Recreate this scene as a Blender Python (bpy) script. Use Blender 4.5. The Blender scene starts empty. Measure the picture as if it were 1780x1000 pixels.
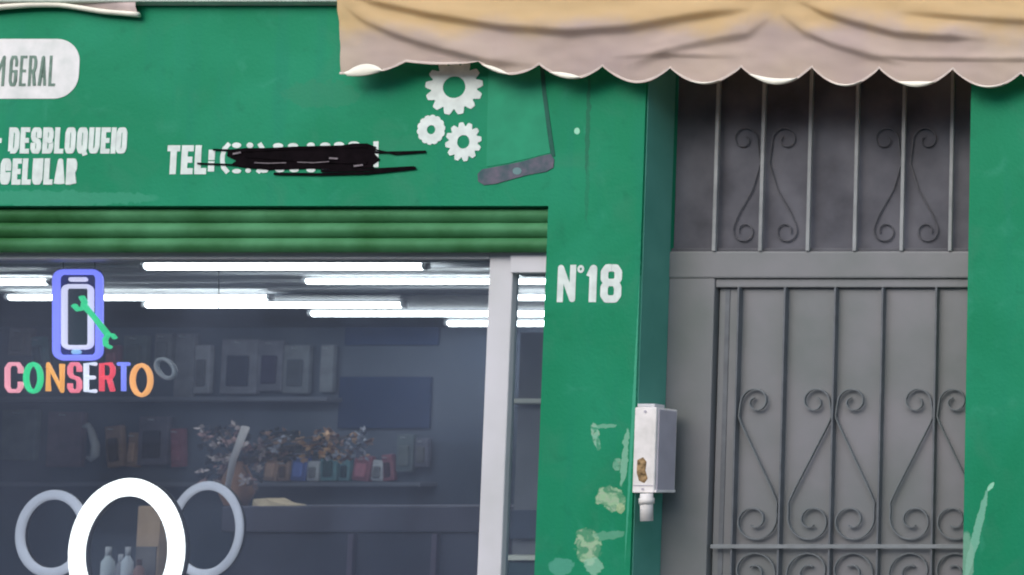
import bpy, bmesh, math, random
from mathutils import Vector, Matrix, noise as mnoise
random.seed(7)
R = math.radians
# ------------------------------------------------------------------ camera, world, sun, exposure
S = bpy.context.scene
COL = S.collection
F = 1925.0; PX, PY = 2300.0, 747.0; PITCH = R(3.06)
CAM = Vector((0, -3.5, 1.55))
cd = bpy.data.cameras.new('camera'); cam = bpy.data.objects.new('camera', cd); COL.objects.link(cam)
cam.location = CAM; cam.rotation_euler = (R(90) + PITCH, 0, 0)
cd.sensor_width = 36; cd.lens = F / 1780 * 36
cd.shift_x = (890 - PX) / 1780; cd.shift_y = (PY - 500) / 1780
cd.clip_start = 0.05; cd.clip_end = 800
cd.dof.use_dof = True; cd.dof.focus_distance = 2.33; cd.dof.aperture_fstop = 4.5
S.camera = cam
SUN_EL, SUN_AZ = R(34), R(188)          # high soft sun over the street, from the left
w = bpy.data.worlds.new('World'); S.world = w; w.use_nodes = True
nt = w.node_tree; bg = nt.nodes['Background']
sky = nt.nodes.new('ShaderNodeTexSky'); sky.sky_type = 'NISHITA'; sky.sun_disc = False
sky.sun_elevation = SUN_EL; sky.sun_rotation = SUN_AZ
sky.air_density = 1.0; sky.dust_density = 1.6; sky.ozone_density = 1.0
nt.links.new(sky.outputs[0], bg.inputs[0]); bg.inputs[1].default_value = 0.12
sd = bpy.data.lights.new('sun', 'SUN'); sd.energy = 0.9; sd.angle = R(80); sd.color = (1, .96, .9)
sun = bpy.data.objects.new('sun', sd); COL.objects.link(sun)
sdir = Vector((math.sin(SUN_AZ) * math.cos(SUN_EL), math.cos(SUN_AZ) * math.cos(SUN_EL), math.sin(SUN_EL)))
sun.rotation_euler = sdir.to_track_quat('Z', 'Y').to_euler()
sun.location = sdir * 20
S.view_settings.view_transform = 'Standard'; S.view_settings.look = 'None'
S.view_settings.exposure = 1.02; S.view_settings.gamma = 1; S.view_settings.use_curve_mapping = False

# ------------------------------------------------------------------ helpers
def P(px, py, Y=0.0):
    xc = (px - PX) / F; yc = -(py - PY) / F
    d = Vector((xc, math.cos(PITCH) - yc * math.sin(PITCH), math.sin(PITCH) + yc * math.cos(PITCH)))
    return CAM + d * ((Y - CAM.y) / d.y)
def X(px, py=500, Y=0.0): return P(px, py, Y).x
def Z(py, Y=0.0, px=900): return P(px, py, Y).z
def K(Y=0.0): return (Y - CAM.y) / F          # metres per photo pixel at that depth
def srgb(r, g, b):
    f = lambda c: (c / 255 / 12.92) if c <= 10 else ((c / 255 + .055) / 1.055) ** 2.4
    return (f(r), f(g), f(b))

def mat(name, col, rough=.6, var=.12, scale=4, bump=.0, bscale=60, metal=0, spec=.15, tint=None, emit=None, es=0):
    m = bpy.data.materials.new(name); m.use_nodes = True; n = m.node_tree; b = n.nodes['Principled BSDF']
    tc = n.nodes.new('ShaderNodeTexCoord'); nz = n.nodes.new('ShaderNodeTexNoise')
    nz.inputs['Scale'].default_value = scale; nz.inputs['Detail'].default_value = 5
    n.links.new(tc.outputs['Object'], nz.inputs['Vector'])
    cr = n.nodes.new('ShaderNodeValToRGB'); cr.color_ramp.elements[0].position = .3; cr.color_ramp.elements[1].position = .7
    t = tint or col
    cr.color_ramp.elements[0].color = tuple(c * (1 - var) for c in col) + (1,)
    cr.color_ramp.elements[1].color = tuple(min(1, c * (1 + var)) for c in t) + (1,)
    n.links.new(nz.outputs['Fac'], cr.inputs[0]); n.links.new(cr.outputs[0], b.inputs['Base Color'])
    b.inputs['Roughness'].default_value = rough; b.inputs['Metallic'].default_value = metal
    b.inputs['Specular IOR Level'].default_value = spec
    if bump:
        n2 = n.nodes.new('ShaderNodeTexNoise'); n2.inputs['Scale'].default_value = bscale; n2.inputs['Detail'].default_value = 6
        n.links.new(tc.outputs['Object'], n2.inputs['Vector'])
        bp = n.nodes.new('ShaderNodeBump'); bp.inputs['Strength'].default_value = bump; bp.inputs['Distance'].default_value = .004
        n.links.new(n2.outputs['Fac'], bp.inputs['Height']); n.links.new(bp.outputs[0], b.inputs['Normal'])
    if emit:
        b.inputs['Emission Color'].default_value = tuple(emit) + (1,); b.inputs['Emission Strength'].default_value = es
    return m

def link(name, me, m=None, parent=None, smooth=False):
    o = bpy.data.objects.new(name, me); COL.objects.link(o)
    if m and not me.materials: me.materials.append(m)
    if parent: o.parent = parent; o.matrix_parent_inverse = Matrix.Identity(4)
    if smooth:
        for p in me.polygons: p.use_smooth = True
    return o
def tag(o, label=None, cat=None, group=None, kind=None):
    for k, v in (('label', label), ('category', cat), ('group', group), ('kind', kind)):
        if v: o[k] = v
    return o
def empty(name, loc, label, cat, group=None):
    o = bpy.data.objects.new(name, None); COL.objects.link(o); o.location = loc
    o.empty_display_size = .05
    return tag(o, label, cat, group)
def inv(o):                                   # parts are written in world coordinates, then moved under their thing
    return o
class MB:
    def __init__(s): s.bm = bmesh.new()
    def box(s, x0, x1, y0, y1, z0, z1, bev=0):
        b = bmesh.new()
        bmesh.ops.create_cube(b, size=1)
        for v in b.verts:
            v.co = Vector(((x0 + x1) / 2 + v.co.x * (x1 - x0), (y0 + y1) / 2 + v.co.y * (y1 - y0), (z0 + z1) / 2 + v.co.z * (z1 - z0)))
        if bev: bmesh.ops.bevel(b, geom=b.edges[:], offset=bev, segments=2, affect='EDGES', profile=.6)
        me = bpy.data.meshes.new('t'); b.to_mesh(me); b.free(); s.bm.from_mesh(me); bpy.data.meshes.remove(me)
        return s
    def tube(s, pts, r, seg=8, closed=False, cap=True, flat=1.0):
        pts = [Vector(p) for p in pts]; n = len(pts); rings = []
        rr = r if isinstance(r, (list, tuple)) else [r] * n
        up = None
        for i, p in enumerate(pts):
            a = pts[(i - 1) % n] if (closed or i > 0) else p; c = pts[(i + 1) % n] if (closed or i < n - 1) else p
            t = (c - a).normalized()
            ref = Vector((0, 1, 0)) if abs(t.y) < .95 else Vector((0, 0, 1))
            u = t.cross(ref).normalized(); v = u.cross(t).normalized()
            rings.append([s.bm.verts.new(p + u * math.cos(2 * math.pi * k / seg) * rr[i] + v * math.sin(2 * math.pi * k / seg) * rr[i] * flat) for k in range(seg)])
        m = n if closed else n - 1
        for i in range(m):
            A, B = rings[i], rings[(i + 1) % n]
            for k in range(seg):
                s.bm.faces.new((A[k], A[(k + 1) % seg], B[(k + 1) % seg], B[k]))
        if not closed and cap:
            s.bm.faces.new(rings[0]); s.bm.faces.new(rings[-1][::-1])
        return s
    def strip(s, pts, t, y0, th=.0012):
        for i in range(1, len(pts) - 1):          # very sharp corners become two overlapping strokes
            d1 = (Vector(pts[i]) - Vector(pts[i - 1])).normalized(); d2 = (Vector(pts[i + 1]) - Vector(pts[i])).normalized()
            if d1.dot(d2) < -.2:
                e = tuple(Vector(pts[i]) + d1 * t * .30); e2 = tuple(Vector(pts[i]) - d2 * t * .30)
                s.strip(list(pts[:i]) + [e], t, y0, th); s.strip([e2] + list(pts[i + 1:]), t, y0 - .00009, th)
                return s
        """flat ribbon in a plane facing the street (x, z points), th thick, front at y0"""
        n = len(pts); L = []; Rr = []
        for i, p in enumerate(pts):
            p = Vector(p)
            a = Vector(pts[i - 1]) if i else None; c = Vector(pts[i + 1]) if i < n - 1 else None
            d1 = (p - a).normalized() if a is not None else (c - p).normalized()
            d2 = (c - p).normalized() if c is not None else d1
            nn = Vector((-(d1 + d2).y, (d1 + d2).x))
            if nn.length < 1e-5: nn = Vector((-d1.y, d1.x))
            nn.normalize(); k = 1 / max(.55, nn.dot(Vector((-d1.y, d1.x))))
            L.append(p + nn * t / 2 * k); Rr.append(p - nn * t / 2 * k)
        f = [[s.bm.verts.new((q.x, y, q.y)) for q in L + Rr[::-1]] for y in (y0, y0 + th)]
        m = 2 * n
        for i in range(n - 1):
            s.bm.faces.new((f[0][i], f[0][i + 1], f[0][m - 2 - i], f[0][m - 1 - i]))
        for i in range(m):
            s.bm.faces.new((f[0][i], f[1][i], f[1][(i + 1) % m], f[0][(i + 1) % m]))
        return s
    def prism(s, pts, y0, y1, hole=None):
        if hole is None:
            a = [s.bm.verts.new((p[0], y0, p[1])) for p in pts]; b = [s.bm.verts.new((p[0], y1, p[1])) for p in pts]
            s.bm.faces.new(a); s.bm.faces.new(b[::-1]); n = len(a)
            for i in range(n): s.bm.faces.new((a[i], b[i], b[(i + 1) % n], a[(i + 1) % n]))
        else:
            n = len(pts)
            q = [[s.bm.verts.new((p[0], y, p[1])) for p in L] for L in (pts, hole) for y in (y0, y1)]
            of, ob, hf, hb = q
            for i in range(n):
                j = (i + 1) % n
                s.bm.faces.new((of[i], of[j], hf[j], hf[i])); s.bm.faces.new((of[i], ob[i], ob[j], of[j])); s.bm.faces.new((hf[i], hf[j], hb[j], hb[i]))
        return s
    def build(s, name, m, parent=None, smooth=False):
        bmesh.ops.recalc_face_normals(s.bm, faces=s.bm.faces[:])
        me = bpy.data.meshes.new(name)
        root = parent
        off = Vector((0, 0, 0))
        while root is not None: off += root.location; root = root.parent
        o_c = Vector((0, 0, 0))
        if parent is None:
            xs = [v.co for v in s.bm.verts]
            o_c = Vector((sum(v.x for v in xs) / len(xs), sum(v.y for v in xs) / len(xs), min(v.z for v in xs)))
            off = o_c
        bmesh.ops.translate(s.bm, verts=s.bm.verts[:], vec=-off)
        s.bm.to_mesh(me); s.bm.free()
        o = link(name, me, m, parent, smooth)
        if parent is None: o.location = o_c
        return o

GL = {
 'A': [[(0, 0), (.5, 1), (1, 0)], [(.2, .3), (.8, .3)]],
 'B': [[(0, 0), (0, 1), (.8, 1), (1, .86), (1, .66), (.8, .52), (.1, .52)], [(.8, .52), (1, .38), (1, .15), (.8, 0), (0, 0)]],
 'C': [[(1, .66), (1, .85), (.8, 1), (.2, 1), (0, .85), (0, .15), (.2, 0), (.8, 0), (1, .15), (1, .34)]],
 'D': [[(0, -.0), (0, 1), (.7, 1), (1, .84), (1, .16), (.7, 0), (0, 0)]],
 'E': [[(1, 1), (0, 1), (0, 0), (1, 0)], [(0, .5), (.85, .5)]],
 'G': [[(1, .7), (1, .85), (.8, 1), (.2, 1), (0, .85), (0, .15), (.2, 0), (.8, 0), (1, .15), (1, .48), (.55, .48)]],
 'I': [[(.5, 0), (.5, 1)]], 'L': [[(0, 1), (0, 0), (1, 0)]],
 'M': [[(0, 0), (0, 1), (.5, .3), (1, 1), (1, 0)]], 'N': [[(0, 0), (0, 1), (1, 0), (1, 1)]],
 'O': [[(.5, 1), (.8, 1), (1, .85), (1, .15), (.8, 0), (.2, 0), (0, .15), (0, .85), (.2, 1), (.5, 1)]],
 'Q': [[(.5, 1), (.8, 1), (1, .85), (1, .15), (.8, 0), (.2, 0), (0, .15), (0, .85), (.2, 1), (.5, 1)], [(.6, .2), (1, -.12)]],
 'R': [[(0, 0), (0, 1), (.8, 1), (1, .86), (1, .64), (.8, .5), (.1, .5)], [(.65, .5), (1, 0)]],
 'S': [[(1, .72), (1, .88), (.8, 1), (.2, 1), (0, .88), (0, .65), (.2, .53), (.8, .47), (1, .35), (1, .12), (.8, 0), (.2, 0), (0, .12), (0, .28)]],
 'T': [[(0, 1), (1, 1)], [(.5, 1), (.5, 0)]], 'U': [[(0, 1), (0, .15), (.2, 0), (.8, 0), (1, .15), (1, 1)]],
 '-': [[(0, .5), (1, .5)]], ':': [[(.5, .12), (.5, .3)], [(.5, .62), (.5, .8)]],
 '1': [[(.0, .8), (.55, 1), (.55, 0)]],
 '8': [[(.5, 1), (.8, 1), (1, .87), (1, .65), (.8, .53), (.2, .53), (0, .65), (0, .87), (.2, 1), (.5, 1)], [(.2, .53), (0, .38), (0, .13), (.2, 0), (.8, 0), (1, .13), (1, .38), (.8, .53)]],
 '(': [[(1, 1), (.3, .85), (0, .6), (0, .4), (.3, .15), (1, 0)]], ')': [[(0, 1), (.7, .85), (1, .6), (1, .4), (.7, .15), (0, 0)]],
}
NARROW = {'I': .36, '-': .6, ':': .36, '1': .6, '(': .45, ')': .45, 'T': .9, 'L': .85, 'E': .85}
def lettering(mb, text, x0, x1, ytop, ybot, stroke, Y, gap=.16):
    """text between photo columns x0..x1, rows ytop..ybot, laid on the plane Y"""
    k = K(Y); o = P((x0 + x1) / 2, (ytop + ybot) / 2, Y); wtot = (x1 - x0) * k; h = (ybot - ytop) * k; t = stroke * k
    units = [(.45 if c == ' ' else NARROW.get(c, 1)) for c in text]; tot = sum(units) + gap * (len(text) - 1)
    x = o.x - wtot / 2; z0 = o.z - h / 2; q = 0
    for c, u in zip(text, units):
        cw = u * wtot / tot
        for st in GL.get(c, []):
            pts = [(x + t / 2 + a * max(.0001, cw - t), z0 + t / 2 + b * (h - t)) for a, b in st]
            n_ = len(pts); V_ = [Vector(p) for p in pts]; closed = n_ > 2 and (V_[0] - V_[-1]).length < t * .2
            def axis(d): return abs(d.x) < 1e-4 or abs(d.y) < 1e-4
            for a_i in range(n_ - 1):
                p0, p1 = V_[a_i], V_[a_i + 1]; d = p1 - p0
                if d.length < 1e-5: continue
                d.normalize(); e0 = e1 = 0
                def corner(idx, oth):
                    if 0 <= oth < n_:
                        d2 = V_[oth] - V_[idx]; 
                        return .5 * t if (axis(d) and d2.length > 1e-6 and abs(d2.normalized().dot(d)) < .02) else 0
                    if closed: return .5 * t if axis(d) and t > 0 and abs(d.y) < 1e-4 and False else 0
                    return .5 * t if axis(d) else .35 * t
                e0 = corner(a_i, a_i - 1); e1 = corner(a_i + 1, a_i + 2)
                q0, q1 = p0 - d * e0, p1 + d * e1; nn = Vector((-d.y, d.x)) * t / 2; yy = Y - .0005 - .00008 * (q % 17); q += 1
                mb.prism([tuple(v) for v in (q0 + nn, q1 + nn, q1 - nn, q0 - nn)], yy, Y - .0001)
                if a_i + 2 < n_ and e1 == 0:
                    yy = Y - .0005 - .00008 * (q % 17); q += 1
                    mb.prism([(p1.x + t / 2 * math.cos(w_ * math.pi / 6), p1.y + t / 2 * math.sin(w_ * math.pi / 6)) for w_ in range(12)], yy, Y - .0001)
        x += (u + gap) * wtot / tot

# ------------------------------------------------------------------ materials
def wall_green():
    m = bpy.data.materials.new('green_wall_paint'); m.use_nodes = True; n = m.node_tree; N = n.nodes; L = n.links
    b = N['Principled BSDF']; geo = N.new('ShaderNodeNewGeometry')
    def noise(s, d=4, dist=0):
        z = N.new('ShaderNodeTexNoise'); z.inputs['Scale'].default_value = s; z.inputs['Detail'].default_value = d
        z.inputs['Distortion'].default_value = dist; L.new(geo.outputs['Position'], z.inputs['Vector']); return z
    def mix(a, c, f, mode='MIX'):
        x = N.new('ShaderNodeMix'); x.data_type = 'RGBA'; x.blend_type = mode
        for s, v in ((6, a), (7, c), (0, f)):
            if hasattr(v, 'links'): L.new(v, x.inputs[s])
            elif isinstance(v, tuple): x.inputs[s].default_value = v + (1,)
            else: x.inputs[s].default_value = v
        return x.outputs[2]
    def mth(op, a, c=None, clamp=False):
        x = N.new('ShaderNodeMath'); x.operation = op; x.use_clamp = clamp
        for i, v in enumerate((a, c)):
            if v is None: continue
            if hasattr(v, 'links'): L.new(v, x.inputs[i])
            else: x.inputs[i].default_value = v
        return x.outputs[0]
    def ramp(v, lo, hi):
        x = N.new('ShaderNodeMapRange'); x.inputs[1].default_value = lo; x.inputs[2].default_value = hi
        x.interpolation_type = 'SMOOTHSTEP'; L.new(v, x.inputs[0]); return x.outputs[0]
    base = mix(WG1, WG2, ramp(noise(2.2, 5, .6).outputs[0], .35, .65))
    base = mix(base, WG3, mth('MULTIPLY', ramp(noise(6, 5, 1).outputs[0], .5, .75), .45))
    mp = N.new('ShaderNodeMapping'); mp.inputs['Scale'].default_value = (9, 9, .8); L.new(geo.outputs['Position'], mp.inputs[0])
    st = N.new('ShaderNodeTexNoise'); st.inputs['Scale'].default_value = 1.6; st.inputs['Detail'].default_value = 4; L.new(mp.outputs[0], st.inputs['Vector'])
    base = mix(base, WG4, mth('MULTIPLY', ramp(st.outputs[0], .52, .75), .35))
    sp = N.new('ShaderNodeSeparateXYZ'); L.new(geo.outputs['Position'], sp.inputs[0])
    flake = ramp(noise(34, 6, .8).outputs[0], .40, .56); speck = ramp(noise(75, 5, .4).outputs[0], .45, .6)
    base = mix(base, (.005, .12, .06), mth('MULTIPLY', ramp(noise(15, 8, .3).outputs[0], .56, .78), .30))
    base = mix(base, (.06, .34, .22), mth('MULTIPLY', ramp(noise(11, 8, .6).outputs[0], .57, .80), .30))
    nx = noise(38, 6, .7); ns = N.new('ShaderNodeSeparateColor'); L.new(nx.outputs[1], ns.inputs[0])
    for (px, py, rx, rz, rot, colr, s, ring, wob) in STAINS:
        c = P(px, py); k = K(); rx *= k; rz *= k
        dx = mth('ADD', mth('SUBTRACT', sp.outputs[0], c.x), mth('MULTIPLY', mth('SUBTRACT', ns.outputs[0], .5), wob * k))
        dz = mth('ADD', mth('SUBTRACT', sp.outputs[2], c.z), mth('MULTIPLY', mth('SUBTRACT', ns.outputs[1], .5), wob * k))
        ca, sa = math.cos(R(rot)), math.sin(R(rot))
        u = mth('DIVIDE', mth('ADD', mth('MULTIPLY', dx, ca), mth('MULTIPLY', dz, sa)), rx)
        v = mth('DIVIDE', mth('ADD', mth('MULTIPLY', dx, -sa), mth('MULTIPLY', dz, ca)), rz)
        r2 = mth('ADD', mth('MULTIPLY', u, u), mth('MULTIPLY', v, v))
        f = N.new('ShaderNodeMapRange'); f.interpolation_type = 'SMOOTHSTEP'
        f.inputs[1].default_value = 1.10; f.inputs[2].default_value = .80; L.new(r2, f.inputs[0]); f = f.outputs[0]
        if ring:      # flaked paint: broken cover, bare cream plaster showing through in bits
            f = mth('MULTIPLY', f, mth('ADD', mth('MULTIPLY', flake, .75), .25)); colx = mix(colr, (.46, .50, .38), mth('MULTIPLY', speck, .55))
            base = mix(base, colx, mth('MULTIPLY', f, s))
        else: base = mix(base, colr, mth('MULTIPLY', f, s))
    L.new(base, b.inputs['Base Color']); b.inputs['Roughness'].default_value = .6; b.inputs['Specular IOR Level'].default_value = .14
    bp = N.new('ShaderNodeBump'); bp.inputs['Strength'].default_value = .5; bp.inputs['Distance'].default_value = .005
    hh = mth('ADD', mth('MULTIPLY', noise(5, 5).outputs[0], 1.2), mth('MULTIPLY', noise(90, 5).outputs[0], .45))
    L.new(hh, bp.inputs['Height']); L.new(bp.outputs[0], b.inputs['Normal'])
    return m
WG1 = (.008, .215, .098); WG2 = (.014, .25, .125); WG3 = (.034, .22, .12); WG4 = (.010, .20, .125)
PALE = (.30, .56, .40); CRM = (.38, .56, .34); DK = (.02, .13, .075)
STAINS = [ # px, py, rx, rz, rot, colour, strength, ring, wobble
 (1022, 215, 4, 95, 0, DK, .75, 0, 9), (1021, 330, 3.5, 60, 0, DK, .35, 0, 9),
 (1003, 228, 5, 6, 0, (.35, .72, .5), .9, 0, 2),
 (1036, 758, 7, 24, 14, PALE, .7, 1, 14), (1052, 741, 20, 4, 4, PALE, .45, 0, 10),
 (1086, 795, 6, 52, -4, PALE, .6, 0, 14), (1073, 808, 8, 12, 0, PALE, .5, 1, 10),
 (1062, 868, 26, 20, -28, CRM, .8, 1, 22), (1078, 884, 8, 9, 0, (.45, .55, .3), .6, 0, 8),
 (1022, 950, 23, 32, 20, CRM, .8, 1, 22), (1032, 985, 18, 14, -20, PALE, .6, 0, 18), (1058, 930, 28, 8, 5, PALE, .3, 0, 16),
 (975, 985, 22, 16, 0, (.14, .42, .32), .5, 0, 20), (1110, 560, 3, 420, -1.4, (.09, .42, .27), .6, 0, 3),
 (1697, 930, 7, 84, -13, (.22, .50, .36), .75, 0, 9), (1722, 846, 4, 9, -35, (.35, .72, .5), .8, 0, 5),
 (1680, 985, 12, 60, 0, (.25, .45, .33), .6, 0, 12),
 (560, 165, 70, 26, 0, WG3, .5, 0, 40), (90, 345, 190, 14, 0, (.06, .33, .20), .5, 0, 20),
]
M = {}
M['wall'] = wall_green()
M['white_paint'] = mat('white_sign_paint', (.66, .72, .67), .55, .12, 30, tint=(.66, .72, .67), bump=.1)
M['pill_paint'] = mat('pale_panel_paint', (.70, .72, .68), .55, .1, 18, tint=(.74, .72, .70))
M['dark_letter'] = mat('dark_green_letter_paint', (.16, .24, .19), .6, .3, 30)
M['black_paint'] = mat('black_overpaint', (.005, .003, .004), .7, .5, 30, spec=.03)
M['phone_paint'] = mat('violet_grey_paint', (.055, .12, .13), .55, .25, 26, tint=(.12, .10, .13))
M['phone_edge'] = mat('dull_green_paint', (.018, .10, .07), .55, .2, 20)
M['shutter'] = mat('yellow_green_shutter_paint', (.038, .17, .05), .5, .3, 6, bump=.2, bscale=30, tint=(.06, .20, .09))
M['plaster'] = mat('pale_plaster', (.50, .58, .50), .8, .2, 6, bump=.3)
M['alu'] = mat('white_aluminium', (.60, .60, .60), .4, .05, 5, tint=(.62, .61, .63))
M['door'] = mat('grey_door_paint', (.175, .192, .185), .45, .14, 3, bump=.16, bscale=25, tint=(.195, .19, .20), spec=.4)
M['iron'] = mat('shaded_iron_paint', (.145, .155, .165), .45, .15, 20)  # darker than the door, shadow of the bars put into their colour
M['iron2'] = mat('grey_scroll_paint', (.165, .18, .185), .45, .12, 20)
M['iron3'] = mat('pale_grey_rail_paint', (.22, .235, .24), .45, .12, 20)
M['bar_top'] = mat('weathered_grey_bar_paint', (.29, .30, .30), .45, .2, 12)
M['darkpane'] = mat('dusty_dark_glass', (.085, .085, .10), .6, .3, 5, tint=(.115, .115, .13))
M['scrollfaint'] = mat('dark_grey_iron', (.095, .095, .105), .5, .25, 10)
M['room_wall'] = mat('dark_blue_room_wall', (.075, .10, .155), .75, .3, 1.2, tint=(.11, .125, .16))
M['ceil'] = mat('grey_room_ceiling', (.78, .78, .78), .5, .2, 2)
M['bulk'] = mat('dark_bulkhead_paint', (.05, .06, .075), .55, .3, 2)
M['tube'] = mat('lit_tube', (.8, .8, .8), .4, 0, 1, emit=(.96, 1, 1), es=8)
M['fit'] = mat('white_light_fitting', (.55, .56, .58), .4, .05, 5)
M['ringlit'] = mat('lit_ring_diffuser', (.8, .8, .8), .4, 0, 1, emit=(1, 1, .97), es=1.5)
M['ringoff'] = mat('ring_diffuser_added_glow', (.60, .60, .68), .4, .05, 10, emit=(.84, .82, .90), es=.16)  # glow added to brighten the unlit side rings
M['blackplastic'] = mat('black_plastic', (.015, .015, .018), .4, .2, 10)
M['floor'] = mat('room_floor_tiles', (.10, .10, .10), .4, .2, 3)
M['paving'] = mat('grey_paving', (.26, .25, .24), .85, .2, 2, bump=.5)
M['asphalt'] = mat('asphalt', (.05, .05, .05), .9, .2, 3, bump=.5)
M['kerb'] = mat('kerb_concrete', (.3, .3, .29), .85, .2, 4, bump=.4)
HAZE = .042  # reflected haze put into the pane as a pale blue diffuse layer
def glass():
    m = bpy.data.materials.new('window_glass'); m.use_nodes = True; n = m.node_tree; n.nodes.clear()
    o = n.nodes.new('ShaderNodeOutputMaterial'); mx = n.nodes.new('ShaderNodeMixShader')
    t = n.nodes.new('ShaderNodeBsdfTransparent'); t.inputs[0].default_value = (.80, .84, .86, 1)
    g = n.nodes.new('ShaderNodeBsdfGlossy'); g.inputs['Roughness'].default_value = .04
    fr = n.nodes.new('ShaderNodeFresnel'); fr.inputs[0].default_value = 1.5
    nz = n.nodes.new('ShaderNodeTexNoise'); nz.inputs['Scale'].default_value = 1.1; tc = n.nodes.new('ShaderNodeTexCoord')
    n.links.new(tc.outputs['Object'], nz.inputs['Vector'])
    bp = n.nodes.new('ShaderNodeBump'); bp.inputs['Strength'].default_value = .08; bp.inputs['Distance'].default_value = .02
    n.links.new(nz.outputs[0], bp.inputs['Height']); n.links.new(bp.outputs[0], g.inputs['Normal'])
    gm = n.nodes.new('ShaderNodeNewGeometry'); ml = n.nodes.new('ShaderNodeMath'); ml.operation = 'MULTIPLY'
    sb = n.nodes.new('ShaderNodeMath'); sb.operation = 'SUBTRACT'; sb.inputs[0].default_value = 1; n.links.new(gm.outputs['Backfacing'], sb.inputs[1])
    n.links.new(fr.outputs[0], ml.inputs[0]); n.links.new(sb.outputs[0], ml.inputs[1])   # only the outer face reflects
    n.links.new(ml.outputs[0], mx.inputs[0]); n.links.new(t.outputs[0], mx.inputs[1]); n.links.new(g.outputs[0], mx.inputs[2])
    df = n.nodes.new('ShaderNodeBsdfDiffuse'); df.inputs[0].default_value = (.62, .70, .92, 1)
    n3 = n.nodes.new('ShaderNodeTexNoise'); n3.inputs['Scale'].default_value = 2.4; n3.inputs['Detail'].default_value = 5; n.links.new(tc.outputs['Object'], n3.inputs['Vector'])
    mr = n.nodes.new('ShaderNodeMapRange'); mr.inputs[1].default_value = .3; mr.inputs[2].default_value = .7; mr.inputs[3].default_value = HAZE * .75; mr.inputs[4].default_value = HAZE * 1.25
    n.links.new(n3.outputs[0], mr.inputs[0]); m2 = n.nodes.new('ShaderNodeMixShader'); n.links.new(mr.outputs[0], m2.inputs[0])
    n.links.new(mx.outputs[0], m2.inputs[1]); n.links.new(df.outputs[0], m2.inputs[2])
    n.links.new(m2.outputs[0], o.inputs[0]); return m
M['glass'] = glass()

# ------------------------------------------------------------------ setting: ground, street, room
tag(MB().box(-14, 8, -2.2, 0.6, -.12, 0).build('pavement', M['paving']), kind='structure')
tag(MB().box(-14, 8, -2.35, -2.2, -.15, .004, .01).build('kerb', M['kerb']), kind='structure')
tag(MB().box(-300, 300, -300, 300, -.30, -.14).build('ground', M['asphalt']), kind='structure')
M['opp1'] = mat('blue_grey_render', (.34, .40, .52), .8, .15, 2); M['opp2'] = mat('dull_violet_render', (.40, .38, .50), .8, .15, 2)
M['oppwin'] = mat('dark_window_glass', (.02, .03, .05), .2, .2, 2)
xo = -34
for wd_, hh_, mm_, lb in ((9, 5.1, 'opp1', 'blue grey two storey house across the street'), (7, 5.5, 'opp2', 'taller violet grey house across the street'), (10, 4.9, 'opp1', 'long low blue grey house across the street'),
                      (8, 5.3, 'opp2', 'violet grey house across the street facing the shop door'), (9, 5.0, 'opp1', 'last blue grey house across the street')):
    bo = empty('house', (xo + wd_ / 2, -13, 0), lb, 'house')
    MB().box(xo, xo + wd_ - .05, -19, -12, -.12, hh_).build('wall', M[mm_], bo)
    MB().box(xo - .02, xo + wd_ - .03, -19.2, -11.7, hh_ + .002, hh_ + .25).build('roof_edge', M['kerb'], bo)
    for fl_ in range(2):
        for q_ in range(int(wd_ // 2.2)):
            x_ = xo + .7 + q_ * 2.2; MB().box(x_, x_ + 1.1, -12.02, -11.97, .9 + fl_ * 3, 2.2 + fl_ * 3).build('window', M['oppwin'], bo)
    xo += wd_
tag(MB().box(-40, 12, -12, -9.8, -.12, 0).build('far_pavement', M['paving']), kind='structure')
RX0, RX1, RYB, RZC = -10.5, X(1112), 3.05, 2.52
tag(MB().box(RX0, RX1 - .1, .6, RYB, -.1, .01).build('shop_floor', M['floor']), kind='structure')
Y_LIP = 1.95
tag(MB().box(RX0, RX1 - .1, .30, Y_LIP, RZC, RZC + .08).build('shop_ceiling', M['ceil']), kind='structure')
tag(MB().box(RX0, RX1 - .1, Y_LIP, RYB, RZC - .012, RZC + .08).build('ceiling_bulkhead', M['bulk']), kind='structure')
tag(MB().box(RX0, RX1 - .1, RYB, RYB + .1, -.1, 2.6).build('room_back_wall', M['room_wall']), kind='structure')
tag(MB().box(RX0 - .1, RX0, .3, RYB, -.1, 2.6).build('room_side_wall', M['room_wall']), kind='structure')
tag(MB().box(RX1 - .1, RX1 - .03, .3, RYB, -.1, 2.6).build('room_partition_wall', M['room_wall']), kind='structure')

# ------------------------------------------------------------------ the building
B = empty('shop_building', (X(1030), 0, 0), 'green painted shop front with white painted lettering, a glass shop window and a grey door', 'building')
YD_ = .1545; z_low = .03
zt = Z(10); zb = Z(358); xl = -10.6
XPL, XPR = X(940, 700), X(1109, 570); XR0 = X(1682, 500)
MB().box(xl, XPL, 0, .28, zb, zt).build('sign_fascia', M['wall'], B)
MB().box(XPL, XPR, 0, .30, 0, zt).build('pillar', M['wall'], B)
MB().box(XR0, 2.5, 0, .30, 0, zt).build('pillar', M['wall'], B)
zl = Z(20)                                        # lintel over the door, behind the awning
MB().box(XPR, XR0, .002, .30, zl, zt).build('lintel', M['wall'], B)
MB().box(xl, 2.5, -.03, .3, zt, zt + .10, .006).build('cornice', M['plaster'], B)
MB().box(xl, 2.5, .0, .3, zt + .10, 4.6).build('upper_wall', M['plaster'], B)
MB().box(xl - .1, xl, 0, .3, 0, 4.6).build('side_pier', M['plaster'], B)

MB().box(XPR + .0002, XPR + .003, .010, YD_, z_low, Z(60)).build('reveal_bounce_sheet', mat('reveal_bounce_tone', (.09, .33, .25), .55, .15, 3, tint=(.12, .35, .28)), B)  # added sheet, light bouncing onto the reveal put into its colour
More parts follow.
